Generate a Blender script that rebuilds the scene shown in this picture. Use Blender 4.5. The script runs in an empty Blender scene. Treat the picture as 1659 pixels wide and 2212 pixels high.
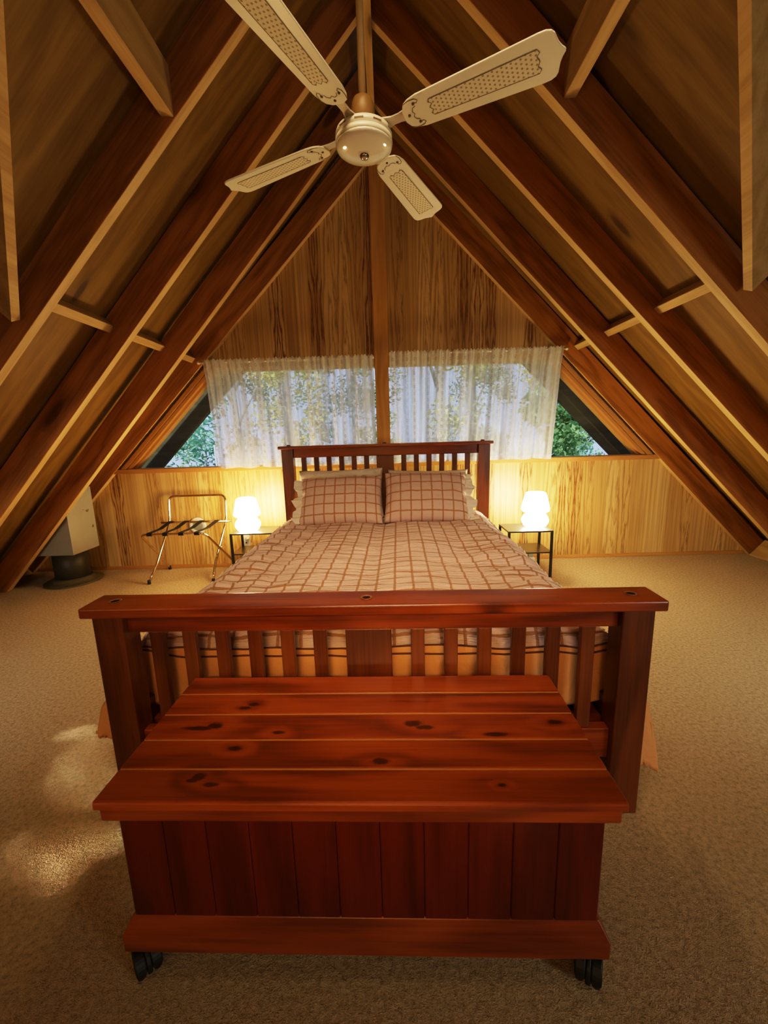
import bpy, bmesh, math, random
from mathutils import Vector, Matrix, noise as mnoise
random.seed(7)
C = bpy.context.scene.collection
PI = math.pi

# ------------------------------------------------------------------ helpers
def obj(name, bm, m, parent=None, smooth=False, bevel=0, bseg=2, matrix=None, auto=None):
    me = bpy.data.meshes.new(name)
    bm.normal_update()
    bm.to_mesh(me); bm.free()
    o = bpy.data.objects.new(name, me); C.objects.link(o)
    for mm in (m if isinstance(m, (list, tuple)) else [m]):
        me.materials.append(mm)
    if matrix is not None: o.matrix_world = matrix
    if parent is not None: o.parent = parent
    if smooth:
        for p in me.polygons: p.use_smooth = True
    if bevel:
        b = o.modifiers.new('bevel', 'BEVEL'); b.width = bevel; b.segments = bseg; b.limit_method = 'ANGLE'; b.angle_limit = 0.6
        b.harden_normals = False
    return o

def thing(name, label, cat, loc=(0, 0, 0), rotz=0, group=None):
    o = bpy.data.objects.new(name, None); C.objects.link(o)
    o.empty_display_size = 0.05
    o.location = loc; o.rotation_euler = (0, 0, rotz)
    o['label'] = label; o['category'] = cat
    if group: o['group'] = group
    return o

def tag(o, label, cat, group=None):
    o['label'] = label; o['category'] = cat
    if group: o['group'] = group
    return o

def struct(name, bm, m, parent=None, **k):
    o = obj(name, bm, m, parent, **k)
    if parent is None: o['kind'] = 'structure'
    return o

def box(bm, x0, x1, y0, y1, z0, z1, mi=0):
    v = [bm.verts.new(p) for p in ((x0, y0, z0), (x1, y0, z0), (x1, y1, z0), (x0, y1, z0), (x0, y0, z1), (x1, y0, z1), (x1, y1, z1), (x0, y1, z1))]
    fs = [(0, 3, 2, 1), (4, 5, 6, 7), (0, 1, 5, 4), (1, 2, 6, 5), (2, 3, 7, 6), (3, 0, 4, 7)]
    for f in fs:
        fc = bm.faces.new([v[i] for i in f]); fc.material_index = mi
    return bm

def boxbm(*a):
    bm = bmesh.new(); box(bm, *a); return bm

def hexa(bm, P8, mi=0):
    v = [bm.verts.new(p) for p in P8]
    for f in [(0, 3, 2, 1), (4, 5, 6, 7), (0, 1, 5, 4), (1, 2, 6, 5), (2, 3, 7, 6), (3, 0, 4, 7)]:
        bm.faces.new([v[i] for i in f]).material_index = mi
    return bm

def prism(bm, pts, axis, a0, a1, mi=0):
    """extrude 2-D polygon along an axis: axis 'y' -> pts are (x,z); 'x' -> (y,z); 'z' -> (x,y)"""
    def mk(p, a):
        if axis == 'y': return (p[0], a, p[1])
        if axis == 'x': return (a, p[0], p[1])
        return (p[0], p[1], a)
    A = [bm.verts.new(mk(p, a0)) for p in pts]; B = [bm.verts.new(mk(p, a1)) for p in pts]
    n = len(pts)
    fs = [bm.faces.new(A), bm.faces.new(B[::-1])]
    for i in range(n):
        fs.append(bm.faces.new((A[i], B[i], B[(i + 1) % n], A[(i + 1) % n])))
    for f in fs: f.material_index = mi
    bmesh.ops.recalc_face_normals(bm, faces=bm.faces)
    return bm

def lathe(bm, prof, seg=40, c=(0, 0, 0), cap=True, mi=0):
    rings = []
    for r, z in prof:
        if r < 1e-6:
            rings.append([bm.verts.new((c[0], c[1], c[2] + z))])
        else:
            rings.append([bm.verts.new((c[0] + r * math.cos(2 * PI * i / seg), c[1] + r * math.sin(2 * PI * i / seg), c[2] + z)) for i in range(seg)])
    for a, b in zip(rings, rings[1:]):
        for i in range(seg):
            j = (i + 1) % seg
            if len(a) == 1 and len(b) == 1: continue
            if len(a) == 1: f = bm.faces.new((a[0], b[j], b[i]))
            elif len(b) == 1: f = bm.faces.new((a[i], a[j], b[0]))
            else: f = bm.faces.new((a[i], a[j], b[j], b[i]))
            f.material_index = mi; f.smooth = True
    if cap:
        for r in (rings[0], rings[-1]):
            if len(r) > 1:
                try: bm.faces.new(r).material_index = mi
                except ValueError: pass
    bmesh.ops.recalc_face_normals(bm, faces=bm.faces)
    return bm

def rounded_path(pts, rad, n=6):
    P = [Vector(p) for p in pts]; out = [P[0]]
    for i in range(1, len(P) - 1):
        a = (P[i - 1] - P[i]); b = (P[i + 1] - P[i])
        r = min(rad, a.length * .49, b.length * .49)
        A = P[i] + a.normalized() * r; B = P[i] + b.normalized() * r
        for k in range(n + 1):
            t = k / n
            out.append(A * (1 - t) ** 2 + P[i] * 2 * t * (1 - t) + B * t * t)
    out.append(P[-1]); return out

def tube(bm, pts, r, seg=10, mi=0, caps=True):
    P = [Vector(p) for p in pts]; rings = []
    t0 = (P[1] - P[0]).normalized()
    ref = Vector((0, 0, 1)) if abs(t0.z) < .9 else Vector((1, 0, 0))
    nrm = (ref - t0 * ref.dot(t0)).normalized()
    for i, p in enumerate(P):
        if i == 0: t = t0
        elif i == len(P) - 1: t = (P[i] - P[i - 1]).normalized()
        else: t = ((P[i] - P[i - 1]).normalized() + (P[i + 1] - P[i]).normalized()).normalized()
        nrm = (nrm - t * nrm.dot(t)).normalized(); bn = t.cross(nrm)
        rr = r[i] if isinstance(r, (list, tuple)) else r
        rings.append([bm.verts.new(p + (nrm * math.cos(2 * PI * k / seg) + bn * math.sin(2 * PI * k / seg)) * rr) for k in range(seg)])
    for a, b in zip(rings, rings[1:]):
        for k in range(seg):
            f = bm.faces.new((a[k], a[(k + 1) % seg], b[(k + 1) % seg], b[k])); f.smooth = True; f.material_index = mi
    if caps:
        bm.faces.new(rings[0][::-1]).material_index = mi; bm.faces.new(rings[-1]).material_index = mi
    bmesh.ops.recalc_face_normals(bm, faces=bm.faces)
    return bm

# ------------------------------------------------------------------ materials
class G:
    """small shorthand for building node graphs"""
    def __init__(s, name):
        s.m = bpy.data.materials.new(name); s.m.use_nodes = True
        s.t = s.m.node_tree; s.t.nodes.clear()
        s.out = s.t.nodes.new('ShaderNodeOutputMaterial')
    def n(s, typ, ins=None, **at):
        nd = s.t.nodes.new(typ)
        for k, v in at.items(): setattr(nd, k, v)
        for k, v in (ins or {}).items():
            sock = nd.inputs[k]
            if isinstance(v, bpy.types.NodeSocket): s.t.links.new(v, sock)
            else: sock.default_value = v
        return nd
    def math(s, op, a, b=0.0, c=0.0, clamp=False):
        return s.n('ShaderNodeMath', {0: a, 1: b, 2: c}, operation=op, use_clamp=clamp).outputs[0]
    def mix(s, f, a, b, blend='MIX'):
        nd = s.n('ShaderNodeMix', {0: f, 6: a, 7: b}, data_type='RGBA', blend_type=blend); return nd.outputs[2]
    def ramp(s, f, stops, interp='LINEAR'):
        nd = s.n('ShaderNodeValToRGB', {0: f}); r = nd.color_ramp; r.interpolation = interp
        while len(r.elements) > 1: r.elements.remove(r.elements[-1])
        r.elements[0].position = stops[0][0]; r.elements[0].color = (*stops[0][1], 1) if not isinstance(stops[0][1], float) else (stops[0][1],) * 3 + (1,)
        for p, c in stops[1:]:
            e = r.elements.new(p); e.color = (*c, 1) if not isinstance(c, float) else (c, c, c, 1)
        return nd.outputs[0]
    def noise(s, vec, scale=5, detail=3, rough=.5, dist=0.0):
        return s.n('ShaderNodeTexNoise', {'Vector': vec, 'Scale': scale, 'Detail': detail, 'Roughness': rough, 'Distortion': dist}).outputs[0]
    def sc(s, vec, v):
        return s.n('ShaderNodeVectorMath', {0: vec, 1: v}, operation='MULTIPLY').outputs[0]
    def add(s, vec, v):
        return s.n('ShaderNodeVectorMath', {0: vec, 1: v}, operation='ADD').outputs[0]
    def obj(s): return s.n('ShaderNodeTexCoord').outputs['Object']
    def uv(s): return s.n('ShaderNodeTexCoord').outputs['UV']
    def xyz(s, vec):
        o = s.n('ShaderNodeSeparateXYZ', {0: vec}).outputs; return o[0], o[1], o[2]
    def comb(s, x, y, z): return s.n('ShaderNodeCombineXYZ', {0: x, 1: y, 2: z}).outputs[0]
    def bump(s, h, strength=.3, dist=.01):
        return s.n('ShaderNodeBump', {'Height': h, 'Strength': strength, 'Distance': dist}).outputs[0]
    def bsdf(s, color, rough=.5, normal=None, spec=.5, **k):
        ins = {'Base Color': color if isinstance(color, bpy.types.NodeSocket) else (*color, 1), 'Roughness': rough, 'Specular IOR Level': spec}
        if normal is not None: ins['Normal'] = normal
        ins.update(k)
        return s.n('ShaderNodeBsdfPrincipled', ins).outputs[0]
    def done(s, sh):
        s.t.links.new(sh, s.out.inputs[0]); return s.m

def plain(name, col, rough=.5, metal=0.0, spec=.5, **k):
    g = G(name); return g.done(g.bsdf(col, rough, spec=spec, Metallic=metal, **k))

def wood(name, dark, mid, light, axis='x', rough=.45, spec=.5, knots=.5, across=26.0, coat=0.0, knot_scale=1.0, bumpy=.12, flat='c', spots=()):
    g = G(name); v = g.obj()
    rnd = g.n('ShaderNodeObjectInfo').outputs['Random']
    x, y, z = g.xyz(v)
    a, b, c = {'x': (x, y, z), 'y': (y, x, z), 'z': (z, x, y)}[axis]
    a = g.math('ADD', a, g.math('MULTIPLY', rnd, 17.0))
    b = g.math('ADD', b, g.math('MULTIPLY', rnd, 5.3))
    p = g.comb(a, b, c)
    # knots
    vo = g.n('ShaderNodeTexVoronoi', {'Vector': g.sc(p, (1.9 * knot_scale, (1.0 if flat == 'b' else 7) * knot_scale, (1.0 if flat == 'c' else 7) * knot_scale)), 'Scale': 1.0, 'Randomness': 1.0})
    kd = vo.outputs['Distance']
    knot = g.ramp(kd, [(0.0, 1.0), (0.11, .95), (.17, .35), (.24, .12), (.34, 0.0)])
    keep = g.math('GREATER_THAN', g.n('ShaderNodeSeparateColor', {0: vo.outputs['Color']}).outputs[0], 1.0 - knots)
    knot = g.math('MULTIPLY', knot, keep)
    halo = knot
    jx = g.math('MULTIPLY', g.math('SUBTRACT', g.noise(v, 60, 2, .5), .5), .6)
    for sa, sb, ra, rb in spots:
        da = g.math('DIVIDE', g.math('SUBTRACT', x, sa), ra); db = g.math('DIVIDE', g.math('SUBTRACT', y, sb), rb)
        d = g.math('ADD', g.math('SQRT', g.math('ADD', g.math('MULTIPLY', da, da), g.math('MULTIPLY', db, db))), jx)
        knot = g.math('MAXIMUM', knot, g.ramp(d, [(0.0, 1.0), (.55, .95), (.8, .3), (1.0, 0.0)]))
        halo = g.math('MAXIMUM', halo, g.ramp(g.math('MULTIPLY', d, .3), [(0.0, 1.0), (.3, .8), (1.0, 0.0)]))
    warp = g.noise(g.sc(p, (1.1, 7, 7)), 1.0, 3, .5)
    ring = g.math('SINE', g.math('ADD', g.math('MULTIPLY', g.math('ADD', b, c), across), g.math('ADD', g.math('MULTIPLY', warp, 22.0), g.math('MULTIPLY', halo, 4.0))))
    ring = g.math('MULTIPLY_ADD', ring, .5, .5)
    fine = g.noise(g.sc(p, (3, 110, 110)), 1.0, 4, .6)
    broad = g.noise(g.sc(p, (.7, 4, 4)), 1.0, 2, .5)
    f = g.math('ADD', g.math('MULTIPLY', ring, .24), g.math('ADD', g.math('MULTIPLY', fine, .42), g.math('MULTIPLY', broad, .20)))
    col = g.ramp(f, [(.14, dark), (.43, mid), (.72, light)])
    col = g.mix(g.math('MULTIPLY', knot, .85), col, (dark[0] * .35, dark[1] * .28, dark[2] * .25, 1))
    bmp = g.bump(f, bumpy, .004)
    return g.done(g.bsdf(col, g.math('MULTIPLY_ADD', fine, .15, rough - .07), bmp, spec, **({'Coat Weight': coat, 'Coat Roughness': .25} if coat else {})))

def wall_panel():
    """vertical-grooved plywood with cathedral grain"""
    g = G('panelled_plywood'); v = g.obj()
    x, y, z = g.xyz(v)
    W = .112
    xs = g.math('DIVIDE', g.math('ADD', x, 10.02), W)
    pid = g.math('FLOOR', xs); u = g.math('SUBTRACT', g.math('FRACT', xs), .5)
    wn = g.n('ShaderNodeTexWhiteNoise', {'W': pid}, noise_dimensions='1D')
    rc = g.n('ShaderNodeSeparateColor', {0: wn.outputs['Color']}).outputs
    r1, r2, r3 = rc[0], rc[1], rc[2]
    au = g.math('ABSOLUTE', u)
    feat = g.math('GREATER_THAN', r2, .76)                       # book-matched dark boards
    uu = g.math('ADD', g.math('MULTIPLY', au, feat), g.math('MULTIPLY', u, g.math('SUBTRACT', 1.0, feat)))
    warp = g.noise(g.comb(g.math('ADD', g.math('MULTIPLY', uu, 1.5), g.math('MULTIPLY', pid, 7.3)), 0.0, g.math('MULTIPLY', z, 1.5)), 1.6, 4, .55)
    uo = g.math('ADD', u, g.math('MULTIPLY', g.math('MULTIPLY', g.math('SUBTRACT', warp, .5), .5), g.math('SUBTRACT', 1.0, feat)))
    sgn = g.math('MULTIPLY_ADD', g.math('GREATER_THAN', r3, .5), 2.0, -1.0)
    arch = g.math('ADD', g.math('MULTIPLY', g.math('POWER', g.math('ABSOLUTE', uo), .8), g.math('MULTIPLY_ADD', r2, 1.6, 2.2)),
                  g.math('MULTIPLY', sgn, g.math('MULTIPLY', g.math('ADD', z, g.math('MULTIPLY', r3, 9.0)), g.math('MULTIPLY_ADD', r3, .9, .6))))
    arch = g.math('MULTIPLY_ADD', warp, 3.2, arch)
    lines = g.math('MULTIPLY', g.math('PINGPONG', arch, .5), 2.0)
    cath = g.ramp(lines, [(0.0, 1.0), (.14, .75), (.42, .30), (.7, .10), (1.0, 0.0)])
    st = g.noise(g.comb(g.math('ADD', g.math('MULTIPLY', u, 5.0), g.math('MULTIPLY', pid, 3.1)), 0.0, g.math('MULTIPLY', z, .45)), 1.0, 3, .6)
    stl = g.ramp(st, [(.40, 0.0), (.50, .3), (.56, .85), (.62, .3), (.72, .6)])
    pick = g.math('MAXIMUM', feat, g.math('GREATER_THAN', r1, .5))
    line = g.math('ADD', g.math('MULTIPLY', cath, pick), g.math('MULTIPLY', stl, g.math('SUBTRACT', 1.0, pick)))
    strong = g.math('MULTIPLY_ADD', feat, .42, g.math('MULTIPLY_ADD', r1, .3, .42))
    line = g.math('MULTIPLY', line, strong, clamp=True)
    line = g.math('ADD', line, g.math('MULTIPLY', feat, g.math('MULTIPLY', g.math('SUBTRACT', .5, au), g.math('MULTIPLY', warp, 1.3))), clamp=True)
    fine = g.noise(g.sc(v, (140, 1, 3)), 1.0, 3, .6)
    base = g.ramp(g.math('ADD', g.math('MULTIPLY', fine, .5), g.math('MULTIPLY', r3, .5)), [(.2, (.53, .30, .098)), (.55, (.65, .40, .15)), (.85, (.74, .49, .21))])
    col = g.mix(line, base, (.21, .072, .012, 1))
    groove = g.math('GREATER_THAN', g.math('ABSOLUTE', u), .488)
    gw = g.math('MULTIPLY', groove, g.math('GREATER_THAN', r1, .3))
    col = g.mix(g.math('MULTIPLY', gw, .5), col, (.12, .05, .012, 1))
    bmp = g.bump(g.math('SUBTRACT', 1.0, gw), .35, .002)
    return g.done(g.bsdf(col, .42, bmp, .4))

def carpet_mat():
    g = G('beige_carpet'); v = g.obj()
    n1 = g.noise(v, 260, 3, .7); n2 = g.noise(v, 75, 3, .6); n3 = g.noise(g.sc(v, (1, .6, 1)), 2.2, 3, .5)
    f = g.math('ADD', g.math('MULTIPLY', n1, .45), g.math('MULTIPLY', n2, .55))
    col = g.ramp(f, [(.32, (.34, .225, .115)), (.5, (.71, .51, .31)), (.68, (.89, .70, .47))])
    col = g.mix(g.math('MULTIPLY', n3, .25), col, (.66, .49, .29, 1))
    return g.done(g.bsdf(col, .95, g.bump(f, .9, .02), .1))

def plaid_mat(name, base, line, P=.075, wrinkle=1.0, wid=.115):
    g = G(name); uv = g.uv(); u, v, _ = g.xyz(uv)
    jit = g.noise(uv, 55, 2, .6)
    def stripe(c):
        w = g.math('ABSOLUTE', g.math('SUBTRACT', g.math('FRACT', g.math('ADD', g.math('DIVIDE', c, P), 50.0)), .5))
        return g.math('LESS_THAN', g.math('ADD', w, g.math('MULTIPLY', g.math('SUBTRACT', jit, .5), .07)), wid / 2)
    sx, sy = stripe(u), stripe(v)
    l = g.math('MINIMUM', g.math('ADD', sx, sy), 1.0)
    weave = g.noise(uv, 420, 2, .6)
    col = g.mix(g.math('MULTIPLY', l, .86), (*base, 1), (*line, 1))
    both = g.math('MULTIPLY', sx, sy)
    col = g.mix(g.math('MULTIPLY', both, .35), col, (line[0] * .7, line[1] * .6, line[2] * .6, 1))
    col = g.mix(g.math('MULTIPLY', weave, .18), col, (base[0] * .6, base[1] * .6, base[2] * .6, 1))
    wr = g.noise(g.sc(uv, (5, 34, 1)), 1.0, 4, .6, .6)
    wr2 = g.noise(g.sc(uv, (9, 14, 1)), 1.0, 3, .5, .4)
    h = g.math('ADD', wr, g.math('MULTIPLY', wr2, .6))
    nrm = g.bump(h, .55 * wrinkle, .02)
    return g.done(g.bsdf(col, .85, nrm, .15, **{'Sheen Weight': .2}))

def fabric(name, col, wr=.4, scale=14, trans=0.0):
    g = G(name); v = g.obj()
    h = g.noise(v, scale, 4, .6, .5)
    w = g.noise(v, 500, 2, .5)
    c = g.mix(g.math('MULTIPLY', w, .25), (*col, 1), (col[0] * .6, col[1] * .6, col[2] * .6, 1))
    return g.done(g.bsdf(c, .9, g.bump(h, wr, .02), .15))

def curtain_mat():
    g = G('sheer_lace'); uv = g.uv(); u, v, _ = g.xyz(uv)
    # embroidered columns: narrow strips with small circles
    cell = .105
    cu = g.math('FRACT', g.math('DIVIDE', u, cell)); cv = g.math('FRACT', g.math('DIVIDE', v, .055))
    du = g.math('MULTIPLY', g.math('SUBTRACT', cu, .5), cell); dv = g.math('MULTIPLY', g.math('SUBTRACT', cv, .5), .055)
    d = g.math('SQRT', g.math('ADD', g.math('MULTIPLY', du, du), g.math('MULTIPLY', dv, dv)))
    colr = g.n('ShaderNodeTexWhiteNoise', {'W': g.math('FLOOR', g.math('DIVIDE', u, cell))}, noise_dimensions='1D').outputs['Value']
    ring = g.math('MULTIPLY', g.math('LESS_THAN', g.math('ABSOLUTE', g.math('SUBTRACT', d, .0105)), .0032), g.math('MULTIPLY', g.math('GREATER_THAN', colr, .45), .8))
    strip = g.math('LESS_THAN', g.math('ABSOLUTE', du), .022)
    bl = g.noise(g.sc(uv, (30, 26, 1)), 1.0, 2, .5)
    blot = g.math('GREATER_THAN', bl, .54)
    hem = g.math('LESS_THAN', v, .035)
    dens = g.math('ADD', g.math('MULTIPLY', strip, .07), g.math('MULTIPLY', blot, .07))
    gat = g.noise(g.sc(uv, (15, .7, 1)), 1.0, 3, .6)
    dens = g.math('ADD', dens, g.ramp(gat, [(.42, 0.0), (.55, .30), (.75, .40)]))
    dens = g.math('ADD', g.math('ADD', .47, dens), g.math('MULTIPLY', hem, .15), clamp=True)
    dens = g.math('MAXIMUM', dens, g.math('MULTIPLY', ring, .8))
    col = g.mix(ring, (.93, .90, .86, 1), (.55, .52, .48, 1))
    dif = g.n('ShaderNodeBsdfDiffuse', {'Color': col}).outputs[0]
    tra = g.n('ShaderNodeBsdfTranslucent', {'Color': col}).outputs[0]
    cloth = g.n('ShaderNodeMixShader', {0: .5, 1: dif, 2: tra}).outputs[0]
    tr = g.n('ShaderNodeBsdfTransparent').outputs[0]
    return g.done(g.n('ShaderNodeMixShader', {0: dens, 1: tr, 2: cloth}).outputs[0])

def glass_mat():
    g = G('window_glass')
    tr = g.n('ShaderNodeBsdfTransparent', {'Color': (.93, .97, .97, 1)}).outputs[0]
    gl = g.n('ShaderNodeBsdfGlossy', {'Color': (1, 1, 1, 1), 'Roughness': .02}).outputs[0]
    return g.done(g.n('ShaderNodeMixShader', {0: .05, 1: tr, 2: gl}).outputs[0])

def glow(name, col, st):
    g = G(name)
    e = g.n('ShaderNodeEmission', {'Color': (*col, 1), 'Strength': st}).outputs[0]
    return g.done(e)

def leaf_mat(name, c1, c2):
    g = G(name); v = g.obj()
    f = g.noise(v, 3.0, 3, .6)
    col = g.ramp(f, [(.35, c1), (.65, c2)])
    d = g.bsdf(col, .6, None, .3)
    t = g.n('ShaderNodeBsdfTranslucent', {'Color': col}).outputs[0]
    return g.done(g.n('ShaderNodeMixShader', {0: .35, 1: d, 2: t}).outputs[0])

def metal_brushed(name, col, rough, mott=.1):
    g = G(name); v = g.obj()
    f = g.noise(v, 9, 4, .6)
    c = g.mix(g.math('MULTIPLY', f, mott), (*col, 1), (col[0] * .45, col[1] * .4, col[2] * .35, 1))
    sp = g.noise(v, 14, 1, .5)
    c = g.mix(g.math('GREATER_THAN', sp, .74), c, (col[0] * .4, col[1] * .35, col[2] * .25, 1))
    return g.done(g.bsdf(c, rough, None, .4))

M = {}
M['panel'] = wall_panel()
M['carpet'] = carpet_mat()
M['rafter'] = wood('red_hardwood_rafter', (.17, .052, .011), (.42, .165, .036), (.60, .26, .07), 'x', .55, .35, .30, 16, knot_scale=.7, flat='b')
M['lining'] = wood('ply_ceiling_lining', (.135, .062, .009), (.205, .105, .020), (.27, .152, .036), 'x', .6, .3, .22, 9)
M['nog'] = wood('pale_pine_blocking', (.36, .21, .08), (.50, .32, .13), (.60, .41, .19), 'y', .6, .3, .25, 30)
M['edge'] = wood('lit_rafter_edge', (.44, .27, .11), (.60, .40, .18), (.70, .50, .25), 'x', .6, .3, .15, 30)  # rafter underside painted paler, standing in for lamplight from below
M['trimwood'] = wood('orange_trim_timber', (.42, .18, .045), (.50, .23, .06), (.56, .28, .085), 'x', .42, .4, .0, 5)
M['postwood'] = wood('orange_post_timber', (.48, .21, .045), (.62, .31, .085), (.70, .39, .12), 'z', .42, .4, .12, 30)
mah = dict(rough=.30, spec=.45, across=22, coat=.25, bumpy=.06)
M['mahx'] = wood('mahogany_lengthwise', (.060, .0078, .0016), (.26, .046, .0060), (.42, .094, .013), 'x', knots=.34, knot_scale=1.9, **mah)
M['mahz'] = wood('mahogany_upright', (.050, .010, .0025), (.155, .038, .0085), (.25, .072, .017), 'z', knots=.12, knot_scale=1.8, **mah)
M['mahy'] = wood('mahogany_depthwise', (.042, .0075, .002), (.115, .026, .006), (.18, .048, .012), 'y', knots=.1, **mah)
M['chestz'] = wood('chest_board_upright', (.045, .0030, .0008), (.120, .0085, .0016), (.185, .017, .003), 'z', knots=.2, knot_scale=1.9, **mah)
M['lidwood'] = wood('mahogany_knotty_lid', (.060, .0078, .0016), (.26, .046, .0060), (.42, .094, .013), 'x', knots=0.0, spots=[(-.333, -.368, .020, .013), (-.301, -.388, .026, .008), (-.345, -.378, .016, .007),
    (-.367, -.214, .024, .013), (-.405, -.222, .05, .010), (-.287, -.289, .020, .010), (-.298, -.132, .018, .009), (-.318, -.146, .022, .008), (-.202, -.237, .020, .008), (.122, -.208, .030, .014), (.15, -.222, .03, .010),
    (.047, -.326, .028, .012), (.293, -.388, .010, .005), (.463, -.205, .022, .010), (.314, -.246, .036, .009)], **mah)
M['rodtan'] = plain('tan_rod', (.42, .28, .12), .4)
M['plug'] = plain('pale_plug_ring', (.30, .12, .04), .35)
M['hole'] = plain('dark_recess', (.012, .004, .002), .6)
M['jamb'] = plain('orange_varnished_jamb', (.47, .215, .06), .4)
M['gap'] = plain('pale_board_joint', (.50, .22, .06), .4)
M['duvet'] = plaid_mat('pink_plaid_cotton', (.74, .53, .48), (.36, .155, .052), .075, 2.4, .135)
M['under'] = fabric('peach_duvet_side', (.92, .45, .19), .5, 9)
M['piping'] = plain('dark_piping', (.17, .06, .03), .8)
M['plaidp'] = plaid_mat('pink_plaid_pillow', (.68, .48, .42), (.42, .18, .045), .073, .6, .135)
M['cream'] = fabric('cream_pillow_cotton', (.86, .76, .63), .6, 16)
M['mattress'] = fabric('pale_mattress', (.40, .32, .24), .2)
M['blackmetal'] = plain('black_powder_coat', (.012, .011, .010), .42, 0.0, .5)
M['blacktop'] = plain('black_sheet_metal_top', (.030, .027, .022), .33, 0.0, .5)
M['chrome'] = plain('polished_chrome', (.82, .70, .52), .14, 1.0)
M['strap'] = plain('black_webbing', (.012, .010, .010), .8)
M['rubber'] = plain('black_rubber', (.010, .010, .011), .5)
M['fanwhite'] = plain('cream_enamel', (.74, .66, .50), .30)
M['fandome'] = plain('cream_gloss_enamel', (.74, .66, .50), .10, 0.0, .6, **{'Coat Weight': .6, 'Coat Roughness': .05})
M['fanbrown'] = plain('tan_enamel', (.27, .155, .055), .45)
M['cane'] = None
M['nut'] = plain('dark_chrome', (.55, .5, .42), .12, 1.0)
M['engrave'] = plain('brown_engraving', (.16, .09, .025), .6)
M['bracket'] = plain('blade_bracket', (.62, .55, .42), .3, .3)
M['fluewhite'] = metal_brushed('grey_painted_flue_box', (.40, .37, .31), .5, .3)
M['fluedark'] = metal_brushed('dark_flue_pipe', (.055, .045, .032), .45, .2)
M['flange'] = metal_brushed('tarnished_flange', (.13, .11, .06), .38, .3)
M['plastic'] = plain('white_plastic', (.75, .70, .60), .4)
M['greyvent'] = plain('grey_vent', (.28, .28, .26), .5)
M['bark'] = wood('outside_board', (.045, .046, .040), (.07, .07, .06), (.10, .10, .085), 'x', .8, .2, 0, 20)
M['glass'] = glass_mat()
M['curtain'] = curtain_mat()
M['rod'] = plain('white_rod', (.72, .64, .50), .4)
M['lampL'] = glow('warm_orange_lit_glass', (1.0, .72, .40), 70)
M['lampR'] = glow('warm_yellow_lit_glass', (1.0, .82, .52), 76)

def cane_mat():
    g = G('woven_cane_pattern'); v = g.obj(); x, y, z = g.xyz(v)
    s = .0125
    rx = g.math('DIVIDE', x, s); row = g.math('FLOOR', rx)
    a = g.math('SUBTRACT', g.math('FRACT', rx), .5)
    b = g.math('SUBTRACT', g.math('FRACT', g.math('ADD', g.math('DIVIDE', y, s), g.math('MULTIPLY', g.math('MODULO', row, 2.0), .5))), .5)
    d = g.math('SQRT', g.math('ADD', g.math('MULTIPLY', a, a), g.math('MULTIPLY', b, b)))
    hole = g.math('LESS_THAN', d, .24)
    w = g.noise(g.sc(v, (200, 200, 200)), 1.0, 2, .5)
    base = g.mix(w, (.62, .52, .36, 1), (.76, .67, .50, 1))
    col = g.mix(hole, base, (.36, .25, .12, 1))
    return g.done(g.bsdf(col, .55, g.bump(g.math('SUBTRACT', 1.0, hole), .5, .002), .3))
M['cane'] = cane_mat()

# ------------------------------------------------------------------ room constants
XC, K, K2, WY = -.02, 3.33, 3.56, 3.705
YB = -2.6                       # rear wall

# floor
bm = bmesh.new()
bmesh.ops.create_grid(bm, x_segments=1, y_segments=1, size=1)
for v in bm.verts: v.co = Vector((v.co.x * 3.75, YB if v.co.y < 0 else WY + .05, 0))
floor = struct('floor', bm, M['carpet'])

# back gable wall with the trapezoid window cut out
def roofz(x, k=K2): return k - abs(x - XC)
Z0, Z1 = .935, 1.745            # window glass bottom / top
KG = 3.195                      # slanted glass edge: |x-xc|+z = KG
bm = bmesh.new()
xb = 3.70
def wallpoly(pts):
    fs = bm.faces.new([bm.verts.new((x, WY, z)) for x, z in pts])
kg = lambda z: KG - z           # half width of glass at z
wallpoly([(XC - xb, 0), (XC + xb, 0), (XC + xb - Z0, Z0), (XC - xb + Z0, Z0)])
wallpoly([(XC - xb + Z1, Z1), (XC + xb - Z1, Z1), (XC, xb)])
wallpoly([(XC - xb + Z0, Z0), (XC - kg(Z0), Z0), (XC - kg(Z1), Z1), (XC - xb + Z1, Z1)])
wallpoly([(XC + kg(Z0), Z0), (XC + xb - Z0, Z0), (XC + xb - Z1, Z1), (XC + kg(Z1), Z1)])
for f in bm.faces: f.normal_flip() if f.normal.y > 0 else None
wall = struct('wall_back', bm, M['panel'])

# rear wall behind the camera
bm = bmesh.new()
bm.faces.new([bm.verts.new(p) for p in ((XC - K2, YB, 0), (XC, YB, K2), (XC + K2, YB, 0))])
struct('wall_rear', bm, M['panel'])

# ceiling lining: two sloping sheets (left a touch steeper than right)
LIN = {-1: (3.650, 1.075), 1: (3.545, .988)}      # apex height, slope of the lining
def slope_axes(s, m):
    return Vector((s, 0, -m)).normalized(), Vector((s * m, 0, 1)).normalized()
def slope_matrix(s, m, x, y, z):
    ux, uz = slope_axes(s, m)
    return Matrix(((ux.x, 0, uz.x, x), (ux.y, 1, uz.y, y), (ux.z, 0, uz.z, z), (0, 0, 0, 1)))
for nm, s in (('ceiling_left', -1), ('ceiling_right', 1)):
    ap, m = LIN[s]
    L = ap / m * math.sqrt(1 + m * m)
    struct(nm, boxbm(-.02, L, YB, WY + .02, 0, .02), M['lining'], matrix=slope_matrix(s, m, XC, 0, ap))

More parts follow.
